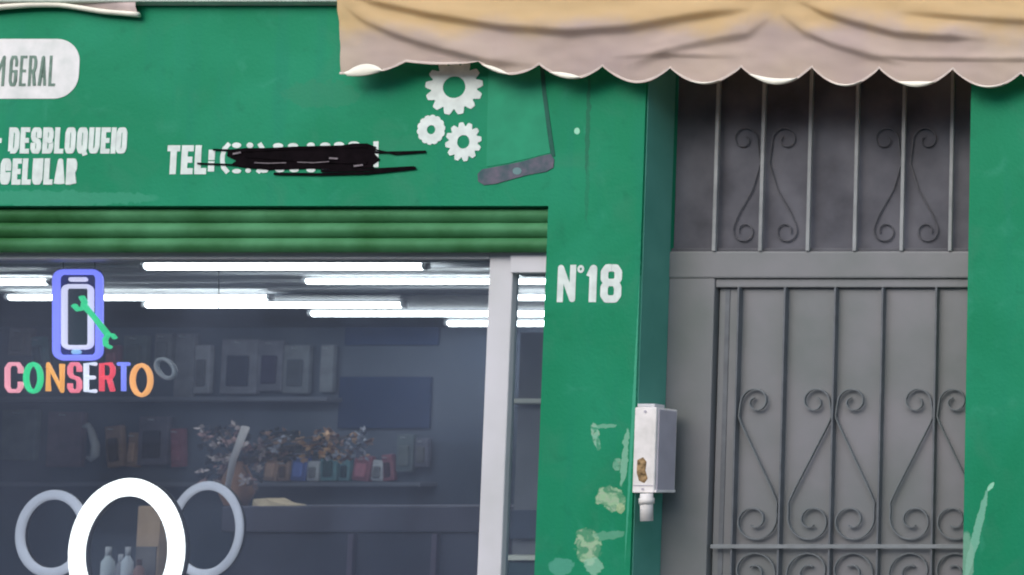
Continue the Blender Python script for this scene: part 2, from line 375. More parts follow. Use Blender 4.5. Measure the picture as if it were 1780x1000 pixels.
# lettering painted on the fascia
k = K()
def pill(cx0, cx1, y0, y1, n=10):
    a = P(cx0, y0); c = P(cx1, y1); r = (a.z - c.z) / 2; pts = []
    rr = r * .78
    for q in range(n + 1):
        t = math.pi / 2 - math.pi / 2 * q / n; pts.append((c.x - rr + rr * math.cos(t), a.z - rr + rr * math.sin(t)))
    for q in range(n + 1):
        t = -math.pi / 2 * q / n; pts.append((c.x - rr + rr * math.cos(t), c.z + rr + rr * math.sin(t)))
    pts += [(a.x, c.z), (a.x, a.z)]
    return pts
MB().prism(pill(-700, 135, 68, 172), -.0012, -.0002).build('painted_lozenge', M['pill_paint'], B)
m = MB(); lettering(m, 'GERAL', 16, 98, 96, 151, 4.8, -.0014, .28); lettering(m, 'M', -20, 9, 96, 151, 4.8, -.0014); m.build('painted_lettering', M['dark_letter'], B)
m = MB(); lettering(m, '- DESBLOQUEIO', -10, 223, 221, 268, 8.6, 0, .10); m.build('painted_lettering', M['white_paint'], B)
m = MB(); lettering(m, 'CELULAR', 0, 135, 275, 322, 9.4, 0, .11); m.build('painted_lettering', M['white_paint'], B)
m = MB(); lettering(m, 'TEL:', 290, 372, 252, 304, 11, 0, .12); m.build('painted_lettering', M['white_paint'], B); m = MB()
lettering(m, '(', 383, 400, 247, 303, 8, 0); lettering(m, ')', 447, 462, 247, 303, 8, 0)
# stubs of digits that stick out of the black paint: no number can be read
def xz(px, py, Y=0): q = P(px, py, Y); return (q.x, q.z)
def dab(px, py, rx, ry): m.prism([xz(px + rx * math.cos(a), py + ry * math.sin(a)) for a in [i * math.pi / 6 for i in range(12)]], -.0014, -.0006)
for (xa, ya, rx) in ((412, 253, 8), (435, 253, 6), (484, 254, 9), (510, 254, 9), (541, 253, 7), (566, 253, 9), (590, 252, 9), (616, 251, 10)): dab(xa, ya, rx, 5)
for (xa, ya, rx) in ((412, 298, 8), (432, 297, 5), (459, 297, 8), (487, 296, 8), (512, 296, 8), (541, 296, 8), (567, 295, 8), (595, 295, 8), (620, 292, 9)): dab(xa, ya, rx, 4)
m.strip([xz(654, 246), xz(654, 291)], 9 * k, -.0012, .0005)
m.build('number_remnants', M['white_paint'], B)['kind'] = 'stuff'
m = MB(); grey_ = MB(); q = 0
def blot(pts): 
    global q
    m.prism([xz(*p) for p in pts], -.0032 - q * .0003, -.0026 - q * .0003 + .0008); q += 1
blot([(398, 261), (430, 258), (480, 258), (540, 259), (580, 256), (615, 250), (640, 250), (655, 256), (652, 268), (662, 278), (648, 288), (652, 292), (600, 295), (540, 294), (470, 296), (430, 293), (402, 288), (412, 280), (396, 272)])
for pts, t in (([(372, 261), (430, 263), (500, 261), (600, 260), (660, 266), (742, 264)], 3.2), ([(345, 285), (400, 287), (440, 290), (480, 292)], 3),
               ([(640, 258), (690, 269), (742, 265)], 2.6), ([(478, 303), (560, 304), (640, 302), (700, 296), (725, 293)], 4.6), ([(560, 298), (650, 296), (722, 292)], 5),
               ([(420, 263), (520, 258), (640, 255)], 5), ([(430, 272), (540, 281), (640, 284)], 5)):
    m.strip([xz(*p) for p in pts], t * k, -.0034 - q * .0003, .0008); q += 1
for pts, t in (([(445, 284), (470, 285), (500, 284)], 1.6), ([(520, 283), (548, 284), (575, 282)], 1.6), ([(575, 276), (590, 277)], 3), ([(408, 269), (422, 266)], 3), ([(618, 290), (634, 288)], 3)): grey_.strip([xz(*p) for p in pts], t * k, -.0034 - q * .0003, .0006); q += 1
o = grey_.build('scratch', mat('scraped_grey_paint', (.20, .17, .18), .7, .3, 60), B); o['kind'] = 'stuff'
m.build('black_paint_scrawl', M['black_paint'], B)
m = MB(); lettering(m, 'N', 969, 1001, 460, 526, 10.5, 0)
c = P(1010, 468); ring_o = [(c.x + 6 * k * math.cos(a), c.z + 7 * k * math.sin(a)) for a in [2 * math.pi * i / 14 for i in range(14)]]
ring_i = [(c.x + 2 * k * math.cos(a), c.z + 2.6 * k * math.sin(a)) for a in [2 * math.pi * i / 14 for i in range(14)]]
m.prism(ring_o, -.0016, -.0002, ring_i)
lettering(m, '1', 1020, 1041, 460, 526, 13, 0); lettering(m, '8', 1044, 1081, 459, 527, 13, 0)
m.build('house_number', M['white_paint'], B)
def gear(cx, cy, r, hole, teeth, depth=.2, sy=1.0):
    c = P(cx, cy); n = teeth * 8; o_, i_ = [], []
    for j in range(n):
        a = 2 * math.pi * j / n; ph = (j % 8) / 8
        f = 1.0 if .12 < ph < .6 else 1 - depth
        if .6 <= ph < .7 or ph <= .12: f = 1 - depth * .45
        o_.append((c.x + r * k * f * math.cos(a), c.z + r * k * f * sy * math.sin(a)))
        i_.append((c.x + hole * k * math.cos(a), c.z + hole * k * sy * math.sin(a)))
    MB().prism(o_, -.0018, -.0002, i_).build('painted_gear', M['white_paint'], B)
gear(790, 152, 51, 20, 13, .2, .98); gear(750, 226, 25, 7.5, 14, .07, 1.08); gear(806, 247, 32, 11, 12, .2, 1.1)
m = MB()
m.strip([xz(941, 100), xz(947, 165), xz(955, 225), xz(962, 272)], 7 * k, -.0018)
MB().prism([xz(*p) for p in ((850, 100), (938, 100), (944, 165), (951, 225), (957, 266), (930, 273), (880, 285), (846, 290))], -.0013, -.0002).build('painted_phone_screen', mat('lighter_green_paint', (.022, .27, .14), .6, .12, 14), B)
m.build('painted_phone_edge', M['phone_edge'], B)
m = MB()
pts = [(838, 295), (870, 289), (905, 282), (940, 272), (958, 268), (964, 278), (962, 292), (950, 299), (920, 304), (890, 312), (862, 320), (842, 322), (832, 316), (831, 303)]
m.prism([xz(*p) for p in pts], -.0022, -.0002); m.build('painted_phone_base', M['phone_paint'], B)
c = P(900, 298); MB().prism([(c.x + 8 * k * math.cos(a), c.z + 6.5 * k * math.sin(a)) for a in [i * math.pi / 6 for i in range(12)]], -.003, -.0024).build('painted_phone_button', mat('pale_blue_paint', (.14, .24, .24), .5), B)

# roller shutter, rolled up under the fascia
sh = MB().box(xl, XPL - .004, .19, .25, Z(430, .2), zb).build('roller_shutter', M['shutter'], B)
yS = .022
def slat(py0, py1, nm='slat'):
    z1, z0 = Z(py0, yS), Z(py1, yS); b = bmesh.new(); n = 10; rows = []
    for i in range(n + 1):
        t = i / n; zz = z0 + (z1 - z0) * t
        yy = yS + .009 - .015 * math.sin(math.pi * min(1, t * 1.0)) ** .8
        rows.append([b.verts.new((x, yy, zz)) for x in (xl, -6.5, -4.5, XPL - .004)])
    rows.append([b.verts.new((x, yS + .03, z1)) for x in (xl, -6.5, -4.5, XPL - .004)])
    for i in range(len(rows) - 1):
        for j in range(3): b.faces.new((rows[i][j], rows[i][j + 1], rows[i + 1][j + 1], rows[i + 1][j]))
    mm = MB(); mm.bm.free(); mm.bm = b; return mm.build(nm, M['shutter'], sh)
slat(333, 359); slat(359.5, 386); slat(386.6, 412.6); 
slat(413, 438, 'bottom_rail')

# shop window
YG = .082
xp0, xp1 = X(841, 700, .062), X(882, 700, .062)
win = MB().box(xl, xp0,   .06, .12, Z(450, .06), Z(436, .06), .003).build('shop_window', M['alu'], B)
MB().box(xp0, xp1, .062, .094, .06, Z(436, .06), .004).build('frame_post', M['alu'], win)
MB().box(xp1, XPL - .002, .05, .12, Z(474, .05), Z(436, .05), .003).build('frame_header', M['alu'], win)
MB().box(xl, XPL - .002, .09, .18, 0.0, .06, .003).build('sill', M['alu'], win)
MB().box(XPL - .018, XPL - .0005, .06, .12, .06, Z(474, .05) - .001, .002).build('frame_jamb', M['alu'], win)
MB().box(xl, xp0, YG, YG + .006, .06, Z(449, .06)).build('pane', M['glass'], win)
MB().box(xp1, XPL - .018, YG, YG + .006, .06, Z(474, .05)).build('pane', M['glass'], win)
MB().tube([P(380, 446, YG + .03), P(380.5, 500, YG + .03), P(380, 540, YG + .03)], .0011, 6).build('hanging_wire', M['blackplastic'], win)

# door bay
YD = .155
xd0, xd1 = X(1160, 500, YD), XR0 + .12
z_rail0, z_rail1 = Z(484, YD), Z(437, YD)
MB().box(XPR, XR0, YD + .001, .30, 0, .03).build('doorstep', M['kerb'], B)
MB().box(XPR + .001, X(1236, 700, YD), YD, .26, .03, z_rail0 + .002, .004).build('door_frame', M['door'], B)
MB().box(XPR + .001, XR0 + .05, YD - .004, .262, z_rail0, z_rail1, .006).build('door_frame', M['door'], B)
xL = X(1240, 700, YD); YP = YD + .022
dz1 = Z(499, YD)
door = MB().box(xL, XR0 + .05, YP, YP + .04, .035, dz1).build('door', M['door'], B)
MB().box(X(1236, 700, YD) + .001, XR0 + .05, YD + .006, .25, dz1, z_rail0 - .001, .003).build('door_top_rail', M['door'], door)
YB0 = YP - .026                                    # face of the bars
for px in (1277, 1358, 1446, 1529, 1623):
    x = X(px, 730, YB0)
    MB().box(x - .003, x + .003, YB0, YP + .001, .04, dz1 - .001, .0008).build('vertical_bar', M['iron'], door)
xh = X(1252, 730, YB0)
MB().box(xh - .008, xh + .008, YP - .003, YP + .001, .04, dz1 - .001, .002).build('edge_strip', M['iron'], door)
zr = Z(950, YB0)
MB().box(X(1236, 950, YB0), XR0 + .03, YB0 - .005, YB0 + .004, zr - .0065, zr + .0065, .001).build('cross_rail', M['iron3'], door)
def scrollwork(xbar, side, flipz=False):
    """flat-iron S scroll hung between a vertical bar and the next one; xbar in photo px"""
    kk = K(YB0); x0 = X(xbar, 730, YB0); pts = []
    def uv(dx, py): 
        zz = Z(py, YB0)
        if flipz: zz = 2 * zr - zz
        return Vector((x0 + side * dx * kk, YB0 + .008, zz))
    # top spiral, centre (36, 700)
    cx, cy = 33, 698
    for i in range(30):
        t = i / 29; a = R(-250 + 430 * t); r = 7 + 19 * t      # ends on the side near the bar
        pts.append(uv(cx + r * math.cos(a), cy - r * math.sin(a) * 1.0))
    pts.append(uv(5, 712)); pts.append(uv(4, 724)); pts.append(uv(8, 735))
    for i in range(1, 8):
        t = i / 8; pts.append(uv(8 + 64 * t, 735 + 130 * t))
    pts.append(uv(75, 874))
    # bottom spiral, wraps below and back up, centre (33, 905)
    cx, cy = 35, 905
    for i in range(40):
        t = i / 39; a = R(20 - 500 * t); r = 42 - 32 * t ** .8
        pts.append(uv(cx + r * math.cos(a), cy - r * math.sin(a)))
    b = MB(); hw = .0018; n = len(pts); rows = []
    for i, p in enumerate(pts):
        t = (pts[min(i + 1, n - 1)] - pts[max(i - 1, 0)]).normalized(); nn = Vector((-t.z, 0, t.x)) * hw
        rows.append([b.bm.verts.new(q) for q in (p + nn, p - nn, p - nn + Vector((0, .011, 0)), p + nn + Vector((0, .011, 0)))])
    for i in range(n - 1):
        for j in range(4): b.bm.faces.new((rows[i][j], rows[i][(j + 1) % 4], rows[i + 1][(j + 1) % 4], rows[i + 1][j]))
    b.build('iron_scroll', M['iron2'], door)
for xb in (1277, 1446, 1623):
    for s in (1, -1):
        if xb == 1277 and s == -1: continue
        if xb == 1623 and s == 1:
            pass
        scrollwork(xb, s); scrollwork(xb, s, True)

# fanlight above the door
zf1 = zl
tr = MB().box(XPR + .002, XR0 + .05, YD + .020, YD + .026, z_rail1, zf1).build('fanlight', M['darkpane'], B)
for px in (1247, 1327, 1409, 1490, 1571, 1655):
    x = X(px, 290, YD)
    MB().box(x - .006, x + .006, YD - .010, YD + .002, z_rail1 - .001, zf1, .0025).build('bar', M['bar_top'], tr)
def faint(pts): 
    mm = MB(); mm.tube([P(px, py, YD + .014) for px, py in pts], .0024, 6); mm.build('iron_scroll', M['scrollfaint'], tr)
for cx in (1330, 1575):
    for s in (1, -1):
        pts = []
        for i in range(26):
            t = i / 25; a = R(-230 + 420 * t); r = 6 + 18 * t
            pts.append((cx + s * (36 + r * math.cos(a)), 243 - r * math.sin(a)))
        pts += [(cx + s * 8, 285), (cx + s * 22, 330), (cx + s * 46, 372), (cx + s * 54, 392)]
        pts += [(cx + s * (36 + (20 - 11 * i / 23) * math.cos(R(20 - 400 * i / 23))), 402 - (20 - 11 * i / 23) * math.sin(R(20 - 400 * i / 23))) for i in range(24)]
        faint(pts)
MB().box(XPR + .002, XR0 + .05, YD + .006, YD + .0195, z_rail1, z_rail1 + .012, .003).build('glazing_bead', M['scrollfaint'], tr)
tag(MB().box(XPR, 2.4, 1.2, 1.3, 0, 2.9).build('hall_wall', M['room_wall']), kind='structure')

# ------------------------------------------------------------------ meter box on the reveal
mbx = empty('meter_box', (XPR, .02, Z(860)), 'white metal meter box with a rust patch fixed inside the doorway on the green pillar', 'meter box')
yb0 = -.004; xb0 = X(1105, 780, yb0); xb1 = X(1139, 780, yb0); zb0, zb1 = Z(857, yb0), Z(708, yb0)
M['box'] = mat('white_box_paint', (.74, .71, .66), .5, .10, 22, tint=(.78, .74, .71))
M['box2'] = mat('shaded_box_paint', (.46, .43, .47), .5, .08, 12)  # box paint darkened, the shade on the side put into the colour
MB().box(XPR + .001, xb1, yb0, .11, zb0, zb1, .004).build('casing', M['box'], mbx)
MB().box(xb1 - .002, xb1 + .004, yb0 + .010, .100, zb0 + .006, zb1 - .006, .002).build('side_door', M['box2'], mbx)
MB().box(xb1 - .001, xb1 + .0055, yb0 + .004, .104, zb0 + .001, zb0 + .009, .0015).build('bottom_lip', M['hem'] if 'hem' in M else M['box'], mbx)
MB().box(XPR + .002, xb1 - .012, yb0 + .01, .06, zb1 + .0002, zb1 + .012, .003).build('top_bracket', M['alu'], mbx)
MB().box(XPR + .004, xb1 - .003, yb0 - .0018, yb0 + .001, zb0 + .022, zb0 + .0245).build('lid_seam', M['box2'], mbx)
for z_ in (zb0 + .012, zb1 - .014):
    MB().tube([((XPR + xb1) / 2, yb0 - .003, z_), ((XPR + xb1) / 2, yb0 + .001, z_)], .004, 8).build('screw', M['box2'], mbx)
rm = MB(); pr = [(1108, 800), (1118, 795), (1124, 803), (1122, 818), (1126, 832), (1120, 840), (1111, 836), (1107, 822)]
rm.prism([(P(a, b_, yb0).x, P(a, b_, yb0).z) for a, b_ in pr], yb0 - .001, yb0 + .001)
rm.build('rust_patch', mat('rust', (.10, .055, .02), .8, .7, 60, tint=(.30, .20, .10)), mbx)
MB().tube([P(1124, 858, -.01), P(1124, 906, -.01)], .018, 12).build('conduit_stub', M['box'], mbx, True)
MB().tube([P(1124, 866, -.01), P(1124, 876, -.01)], .0215, 12).build('conduit_collar', M['box'], mbx, True)

# ------------------------------------------------------------------ right awning
def lerp(a, c, t): return a + (c - a) * t
YA = -.06
peaks = [(590, 118), (707, 108), (835, 108), (940, 113), (1050, 116), (1166, 118), (1290, 117), (1412, 117), (1529, 119), (1657, 121), (1775, 128), (1900, 130), (2020, 130), (2140, 132), (2260, 132)]
depth = [17, 4, 20, 23, 27, 30, 30, 32, 32, 28, 26, 28, 28, 28]
def hem(px):
    for i in range(len(peaks) - 1):
        a, c = peaks[i], peaks[i + 1]
        if a[0] <= px <= c[0]:
            t = (px - a[0]) / (c[0] - a[0]); s = math.sin(math.pi * t)
            if i == 0: s = min(1, math.sin(math.pi * (t * .75 + .25)) ) if t > .12 else (.6 + t)
            return lerp(a[1], c[1], t) + depth[i] * s ** .85
    return 118
creases = [ # polyline, width above, amplitude(m)
 ([(600, -20), (650, 2), (760, 26), (880, 46), (990, 54), (1090, 47), (1180, 32), (1310, 12)], 24, .022),
 ([(592, 5), (640, 36), (700, 62), (780, 86), (860, 106), (940, 112)], 24, .018),
 ([(1090, 112), (1150, 92), (1220, 72), (1300, 58), (1350, 20)], 24, .015),
 ([(1380, -5), (1440, 24), (1500, 42), (1560, 58), (1640, 64), (1720, 66)], 20, .020),
 ([(1350, 15), (1400, 55), (1450, 76), (1530, 100), (1580, 112)], 20, .015),
 ([(1560, 18), (1660, 28), (1780, 36), (1900, 32), (2050, 5)], 18, .014),
 ([(1500, 100), (1660, 103), (1800, 104), (2000, 104)], 8, .008),
 ([(1060, 100), (1150, 96), (1290, 98)], 8, .006),
]
def crease_y(poly, px):
    if px < poly[0][0] or px > poly[-1][0]: return None, 0
    for i in range(len(poly) - 1):
        a, c = poly[i], poly[i + 1]
        if a[0] <= px <= c[0]:
            t = (px - a[0]) / (c[0] - a[0]); t2 = t
            e = min(px - poly[0][0], poly[-1][0] - px) / 70
            return lerp(a[1], c[1], t2), min(1, e)
def fold(px, py):
    d = 0
    for poly, wd, amp in creases:
        cy, e = crease_y(poly, px)
        if cy is None: continue
        s = py - cy                                # negative above the crease
        if s < 0: d += amp * e * math.exp(-(s / wd) ** 2 * .8)
        else: d += amp * e * math.exp(-(s / (wd * .30)) ** 2)
    d += .006 * mnoise.noise(Vector((px * .006, py * .02, 3))) + .0025 * mnoise.noise(Vector((px * .03, py * .05, 9)))
    return d
def fabric(name, c1, c2, c3, topz):
    m = bpy.data.materials.new(name); m.use_nodes = True; n = m.node_tree; N = n.nodes; L = n.links; b = N['Principled BSDF']
    geo = N.new('ShaderNodeNewGeometry'); sp = N.new('ShaderNodeSeparateXYZ'); L.new(geo.outputs['Position'], sp.inputs[0])
    nz = N.new('ShaderNodeTexNoise'); nz.inputs['Scale'].default_value = 5; nz.inputs['Detail'].default_value = 5; L.new(geo.outputs['Position'], nz.inputs['Vector'])
    r = N.new('ShaderNodeValToRGB'); r.color_ramp.elements[0].position = .25; r.color_ramp.elements[1].position = .75
    r.color_ramp.elements[0].color = c1 + (1,); r.color_ramp.elements[1].color = c2 + (1,); L.new(nz.outputs[0], r.inputs[0])
    mr = N.new('ShaderNodeMapRange'); mr.interpolation_type = 'SMOOTHSTEP'   # cloth colour turns yellow towards the roof edge, broken up by noise
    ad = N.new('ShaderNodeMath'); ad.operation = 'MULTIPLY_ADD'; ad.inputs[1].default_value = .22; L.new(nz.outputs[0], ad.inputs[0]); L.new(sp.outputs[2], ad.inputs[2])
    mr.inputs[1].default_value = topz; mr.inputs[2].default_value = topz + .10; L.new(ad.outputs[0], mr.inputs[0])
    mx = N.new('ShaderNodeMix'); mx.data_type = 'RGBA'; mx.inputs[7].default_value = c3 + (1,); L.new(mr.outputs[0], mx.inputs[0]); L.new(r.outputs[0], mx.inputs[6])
    L.new(mx.outputs[2], b.inputs['Base Color']); b.inputs['Roughness'].default_value = .8; b.inputs['Specular IOR Level'].default_value = .2
    wv = N.new('ShaderNodeTexNoise'); wv.inputs['Scale'].default_value = 260; L.new(geo.outputs['Position'], wv.inputs['Vector'])
    bp = N.new('ShaderNodeBump'); bp.inputs['Strength'].default_value = .15; bp.inputs['Distance'].default_value = .002; L.new(wv.outputs[0], bp.inputs['Height']); L.new(bp.outputs[0], b.inputs['Normal'])
    tr_ = N.new('ShaderNodeBsdfTranslucent'); L.new(mx.outputs[2], tr_.inputs[0]); ms = N.new('ShaderNodeMixShader'); ms.inputs[0].default_value = .5
    L.new(b.outputs[0], ms.inputs[1]); L.new(tr_.outputs[0], ms.inputs[2]); L.new(ms.outputs[0], N['Material Output'].inputs[0])
    return m
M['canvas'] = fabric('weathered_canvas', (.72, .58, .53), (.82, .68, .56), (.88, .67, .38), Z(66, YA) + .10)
aw = empty('awning', P(1340, 100, YA), 'beige and yellow weathered canvas awning with a scalloped hem over the grey door', 'awning')
b = MB(); cols = 620; rws = 74; g = []
for i in range(cols + 1):
    px = lerp(584, 2240, i / cols); bot = hem(max(590, px)); colv = []
    for j in range(rws + 1):
        t = j / rws; py = lerp(bot, -60, t)
        pxx = px + (1 - t) * 10 * max(0, 1 - (px - 584) / 40)         # the left end hangs slightly inwards
        p = P(pxx, py, YA); d = fold(px, py)
        flut = .003 * math.sin(px * .051 + 1.3) * (1 - t) ** 2
        colv.append(b.bm.verts.new((p.x, YA - d + flut, p.z)))
    g.append(colv)
for i in range(cols):
    for j in range(rws): b.bm.faces.new((g[i][j], g[i + 1][j], g[i + 1][j + 1], g[i][j + 1]))
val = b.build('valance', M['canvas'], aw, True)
sol = val.modifiers.new('thickness', 'SOLIDIFY'); sol.thickness = .002
# roof sheet from the front rail up to the wall
b = MB(); zA = Z(-60, YA); g = []
for i in range(61):
    x = lerp(X(588, -60, YA), X(2240, -60, YA), i / 60); cv = []
    for j in range(13):
        t = j / 12; sag = .008 * math.sin(math.pi * t) * (.6 + .4 * math.sin(i * .55))
        cv.append(b.bm.verts.new((x, lerp(YA - .005, -.01, t), lerp(zA - .004, zA + .42, t) - sag)))
    g.append(cv)
for i in range(60):
    for j in range(12): b.bm.faces.new((g[i][j], g[i + 1][j], g[i + 1][j + 1], g[i][j + 1]))
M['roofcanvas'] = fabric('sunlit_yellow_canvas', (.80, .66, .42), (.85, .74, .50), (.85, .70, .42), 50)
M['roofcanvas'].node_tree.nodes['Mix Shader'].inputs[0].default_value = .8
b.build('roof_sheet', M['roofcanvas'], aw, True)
MB().tube([(X(588, -60, YA), YA + .018, zA - .02), (X(2240, -60, YA), YA + .018, zA - .02)], .010, 10).build('front_rail', M['alu'], aw, True)
for px in (620, 1340, 2060):
    xx = X(px, -60, YA); MB().tube([(xx, YA + .03, zA - .02), (xx, -.005, zA + .36)], .012, 8).build('support_arm', M['alu'], aw, True)
b = MB(); rows = []
for i in range(1201):
    px = lerp(592, 2230, i / 1200); hy = hem(px) + 1; row = []
    for f_, o_ in ((4.5, .001), (2.5, .003), (0, .002)):
        p = P(px, hy - f_, YA); row.append(b.bm.verts.new((p.x, YA - fold(px, hy) - .0030 - o_, p.z)))
    rows.append(row)
for i in range(1200):
    for j in range(2): b.bm.faces.new((rows[i][j], rows[i + 1][j], rows[i + 1][j + 1], rows[i][j + 1]))
b.build('hem_binding', mat('beige_hem_binding', (.62, .52, .45), .8, .1, 20), aw, True)
# curled hem lips, sunlight on the hem's back put into their cream colour
M['hem'] = mat('cream_trim_sunlit_hem', (.86, .82, .68), .5, .04, 20)
def lip(x0, x1, t):
    b = MB(); n = 18; rows = []
    for i in range(n + 1):
        u = i / n; px = lerp(x0, x1, u); hy = hem(px) + 1.5; tt = t * math.sin(math.pi * u) ** .7 + .3
        d = fold(px, hy)
        row = []
        for q_, (f_, o_) in enumerate(((1, .001), (.6, .006), (.2, .009), (0, .004))):
            p = P(px, hy - tt * f_, YA); row.append(b.bm.verts.new((p.x, YA - d - .0045 - o_, p.z)))
        rows.append(row)
    for i in range(n):
        for j in range(3): b.bm.faces.new((rows[i][j], rows[i + 1][j], rows[i + 1][j + 1], rows[i][j + 1]))
    b.build('curled_hem', M['hem'], aw, True)
lip(600, 668, 20); lip(842, 888, 8); lip(960, 1012, 10)
lip(1304, 1388, 11); lip(1562, 1626, 10); lip(1200, 1255, 4); lip(1440, 1500, 3); lip(1690, 1750, 3)

# ------------------------------------------------------------------ left awning edge
YA2 = -.016
aw2 = empty('awning', P(100, 10, YA2), 'neighbouring pale awning with a white edge strip at the top left corner', 'awning')
M['canvas2'] = mat('dusty_pink_canvas', (.40, .33, .31), .8, .3, 6, tint=(.50, .40, .37))
def edge2(px): return 18 - 6 * math.sin(max(0, min(1, (px + 20) / 200)) * math.pi) ** 1.2 + max(0, px - 110) * .085
b = MB(); e = MB(); g = []; g2 = []
for i in range(121):
    px = lerp(-900, 242, i / 120); ey = edge2(px); cv = []
    for j in range(15):
        t = j / 14; p = P(px, lerp(ey - 6, -70, t), YA2)
        cv.append(b.bm.verts.new((p.x, YA2 - .005 * math.sin(px * .03 + t * 3) - .008 * math.exp(-((t - .12) / .08) ** 2), p.z)))
    g.append(cv)
for i in range(120):
    for j in range(14): b.bm.faces.new((g[i][j], g[i + 1][j], g[i + 1][j + 1], g[i][j + 1]))
b.build('valance', M['canvas2'], aw2, True)
e.tube([(P(px, edge2(px) - 3, YA2).x, YA2 - .002, P(px, edge2(px) - 3, YA2).z) for px in [lerp(-900, 242, i / 100) for i in range(101)]], .0085, 8)
e.build('edge_strip', M['hem'], aw2, True)
b = MB(); zz = Z(-70, YA2)
x0_, x1_ = X(-900, 0, YA2), X(242, 0, YA2)
b.bm.faces.new([b.bm.verts.new(v) for v in ((x0_, YA2, zz - .003), (x1_, YA2, zz - .003), (x1_, -.01, zz + .03), (x0_, -.01, zz + .03))])
b.build('roof_sheet', M['canvas2'], aw2)

# ------------------------------------------------------------------ ceiling tubes
TY = {463: 1.22, 490: 1.58, 516: 1.86, 531: 2.18, 545: 2.45, 562: 2.80}
def tube_light(py, x0, x1, th, label):
    Y = None
    # depth at which this row meets the ceiling
    zc = RZC - .03
    lo, hi = .3, 4
    for _ in range(40):
        mid = (lo + hi) / 2
        if Z(py, mid) < zc: hi = hi; lo = mid
        else: hi = mid
    Y = lo
    p0, p1 = P(x0, py, Y), P(x1, py, Y); r = th * K(Y) / 2 * .86
    t = empty('tube_light', ((p0.x + p1.x) / 2, Y, p0.z), label, 'ceiling light', 'lit white tubes on the shop ceiling')
    MB().tube([(p0.x + .02, Y, p0.z), (p1.x - .02, Y, p1.z)], r, 12).build('tube', M['tube'], t, True)
    for a, c in ((p0.x, p0.x + .02), (p1.x - .02, p1.x)):
        MB().tube([(a, Y, p0.z), (c, Y, p0.z)], r * 1.02, 12).build('end_cap', M['fit'], t, True)
    MB().box(p0.x, p1.x, Y - r * .7, Y + r * .7, p0.z + r * .6, max(p0.z + r * .6 + .004, RZC - .013 - .0), .001).build('fitting', M['fit'], t)
    return Y
print('rows', [(py, round(tube_light(py, a, c, th, lb), 2)) for py, a, c, th, lb in (
 (463, 248, 745, 15, 'lit tube nearest the shutter, topmost bright line, in the middle of the window'),
 (490, -260, 92, 13, 'lit tube cut by the left edge, just left of the glowing phone sign'),
 (489, 528, 990, 12, 'lit tube second from the top, running behind the top of the white window post'),
 (517, 12, 474, 12, 'long lit tube passing behind the glowing phone sign'),
 (517, 880, 1180, 12, 'lit tube seen only in the narrow pane, third bright line there from the bottom'),
 (530, 250, 706, 12, 'lit tube just under and right of the one behind the phone sign'),
 (545, 538, 1005, 12, 'lit tube second from the bottom, left end at mid window'),
 (562, 775, 1180, 12, 'lowest and farthest lit tube, short piece left of the white post'))])

# ceiling boards: long pale joints so that the ceiling is not one flat sheet
cb = MB()
for i in range(9): 
    yy = .40 + i * .17; cb.box(RX0, RX1 - .12, yy, yy + .022, RZC - .012, RZC - .0005)
o = cb.build('ceiling_batten', M['fit']); tag(o, kind='structure')

# ------------------------------------------------------------------ LED sign in the window
YL = .22
def led(name, col, s=1.1):
    s *= .62; return mat(name, tuple(c * .6 for c in col), .4, 0, 1, emit=col, es=s)
sg = empty('led_sign', P(135, 690, YL), 'lit LED sign of a blue phone, green wrench and multicoloured word CONSERTO', 'LED sign')
kl = K(YL)
def L2(px, py): q = P(px, py, YL); return (q.x, YL, q.z)
def rrect(x0, x1, y0, y1, r, n=6):
    out = []
    for cx, cy, a0 in ((x1 - r, y0 + r, 0), (x0 + r, y0 + r, 90), (x0 + r, y1 - r, 180), (x1 - r, y1 - r, 270)):
        for i in range(n + 1):
            a = R(a0 + 90 * i / n); out.append((cx + r * math.cos(a), cy - r * math.sin(a)))
    return out
BL = led('blue_led', (.22, .24, 1.0), 1.15); WL = led('white_led', (.80, .74, .95), .95); GN = led('green_led', (.03, .62, .24), 1.0)
MB().tube([L2(*p) for p in rrect(98, 173, 473, 622, 13)], 5.0 * kl, 8, True).build('phone_outline', BL, sg, True)
MB().tube([L2(*p) for p in rrect(112, 158, 498, 604, 8)], 4.0 * kl, 8, True).build('screen_outline', WL, sg, True)
MB().tube([L2(123, 486), L2(149, 486)], 4 * kl, 8).build('speaker_line', WL, sg, True)
MB().tube([L2(128, 612), L2(138, 612)], 4 * kl, 8).build('home_button', led('cyan_led', (.35, .6, .9), .8), sg, True)
MB().prism([(P(a, c_, YL + .012).x, P(a, c_, YL + .012).z) for a, c_ in rrect(92, 179, 467, 628, 16)], YL + .012, YL + .016).build('backing_plate', mat('deep_blue_acrylic', (.02, .02, .14), .3, .1), sg)
MB().prism([(P(a, c_, YL + .008).x, P(a, c_, YL + .008).z) for a, c_ in rrect(114, 156, 501, 601, 5)], YL + .008, YL + .011).build('screen_plate', mat('dark_screen', (.012, .03, .03), .3, .1), sg)
def LW(px, py): q = P(px, py, YL - .014); return (q.x, YL - .014, q.z)
MB().tube([LW(146, 531), LW(165, 553), LW(186, 580)], [4.6 * kl, 4 * kl, 4.6 * kl], 8).build('wrench_shaft', GN, sg, True)
MB().tube([LW(x, y) for x, y in ((142, 516), (147, 525), (145, 536), (135, 538), (129, 531))], 4.2 * kl, 8).build('wrench_jaw', GN, sg, True)
MB().tube([LW(x, y) for x, y in ((200, 588), (196, 583), (188, 582), (183, 590), (184, 600), (192, 604))], 3.6 * kl, 8).build('wrench_jaw', GN, sg, True)
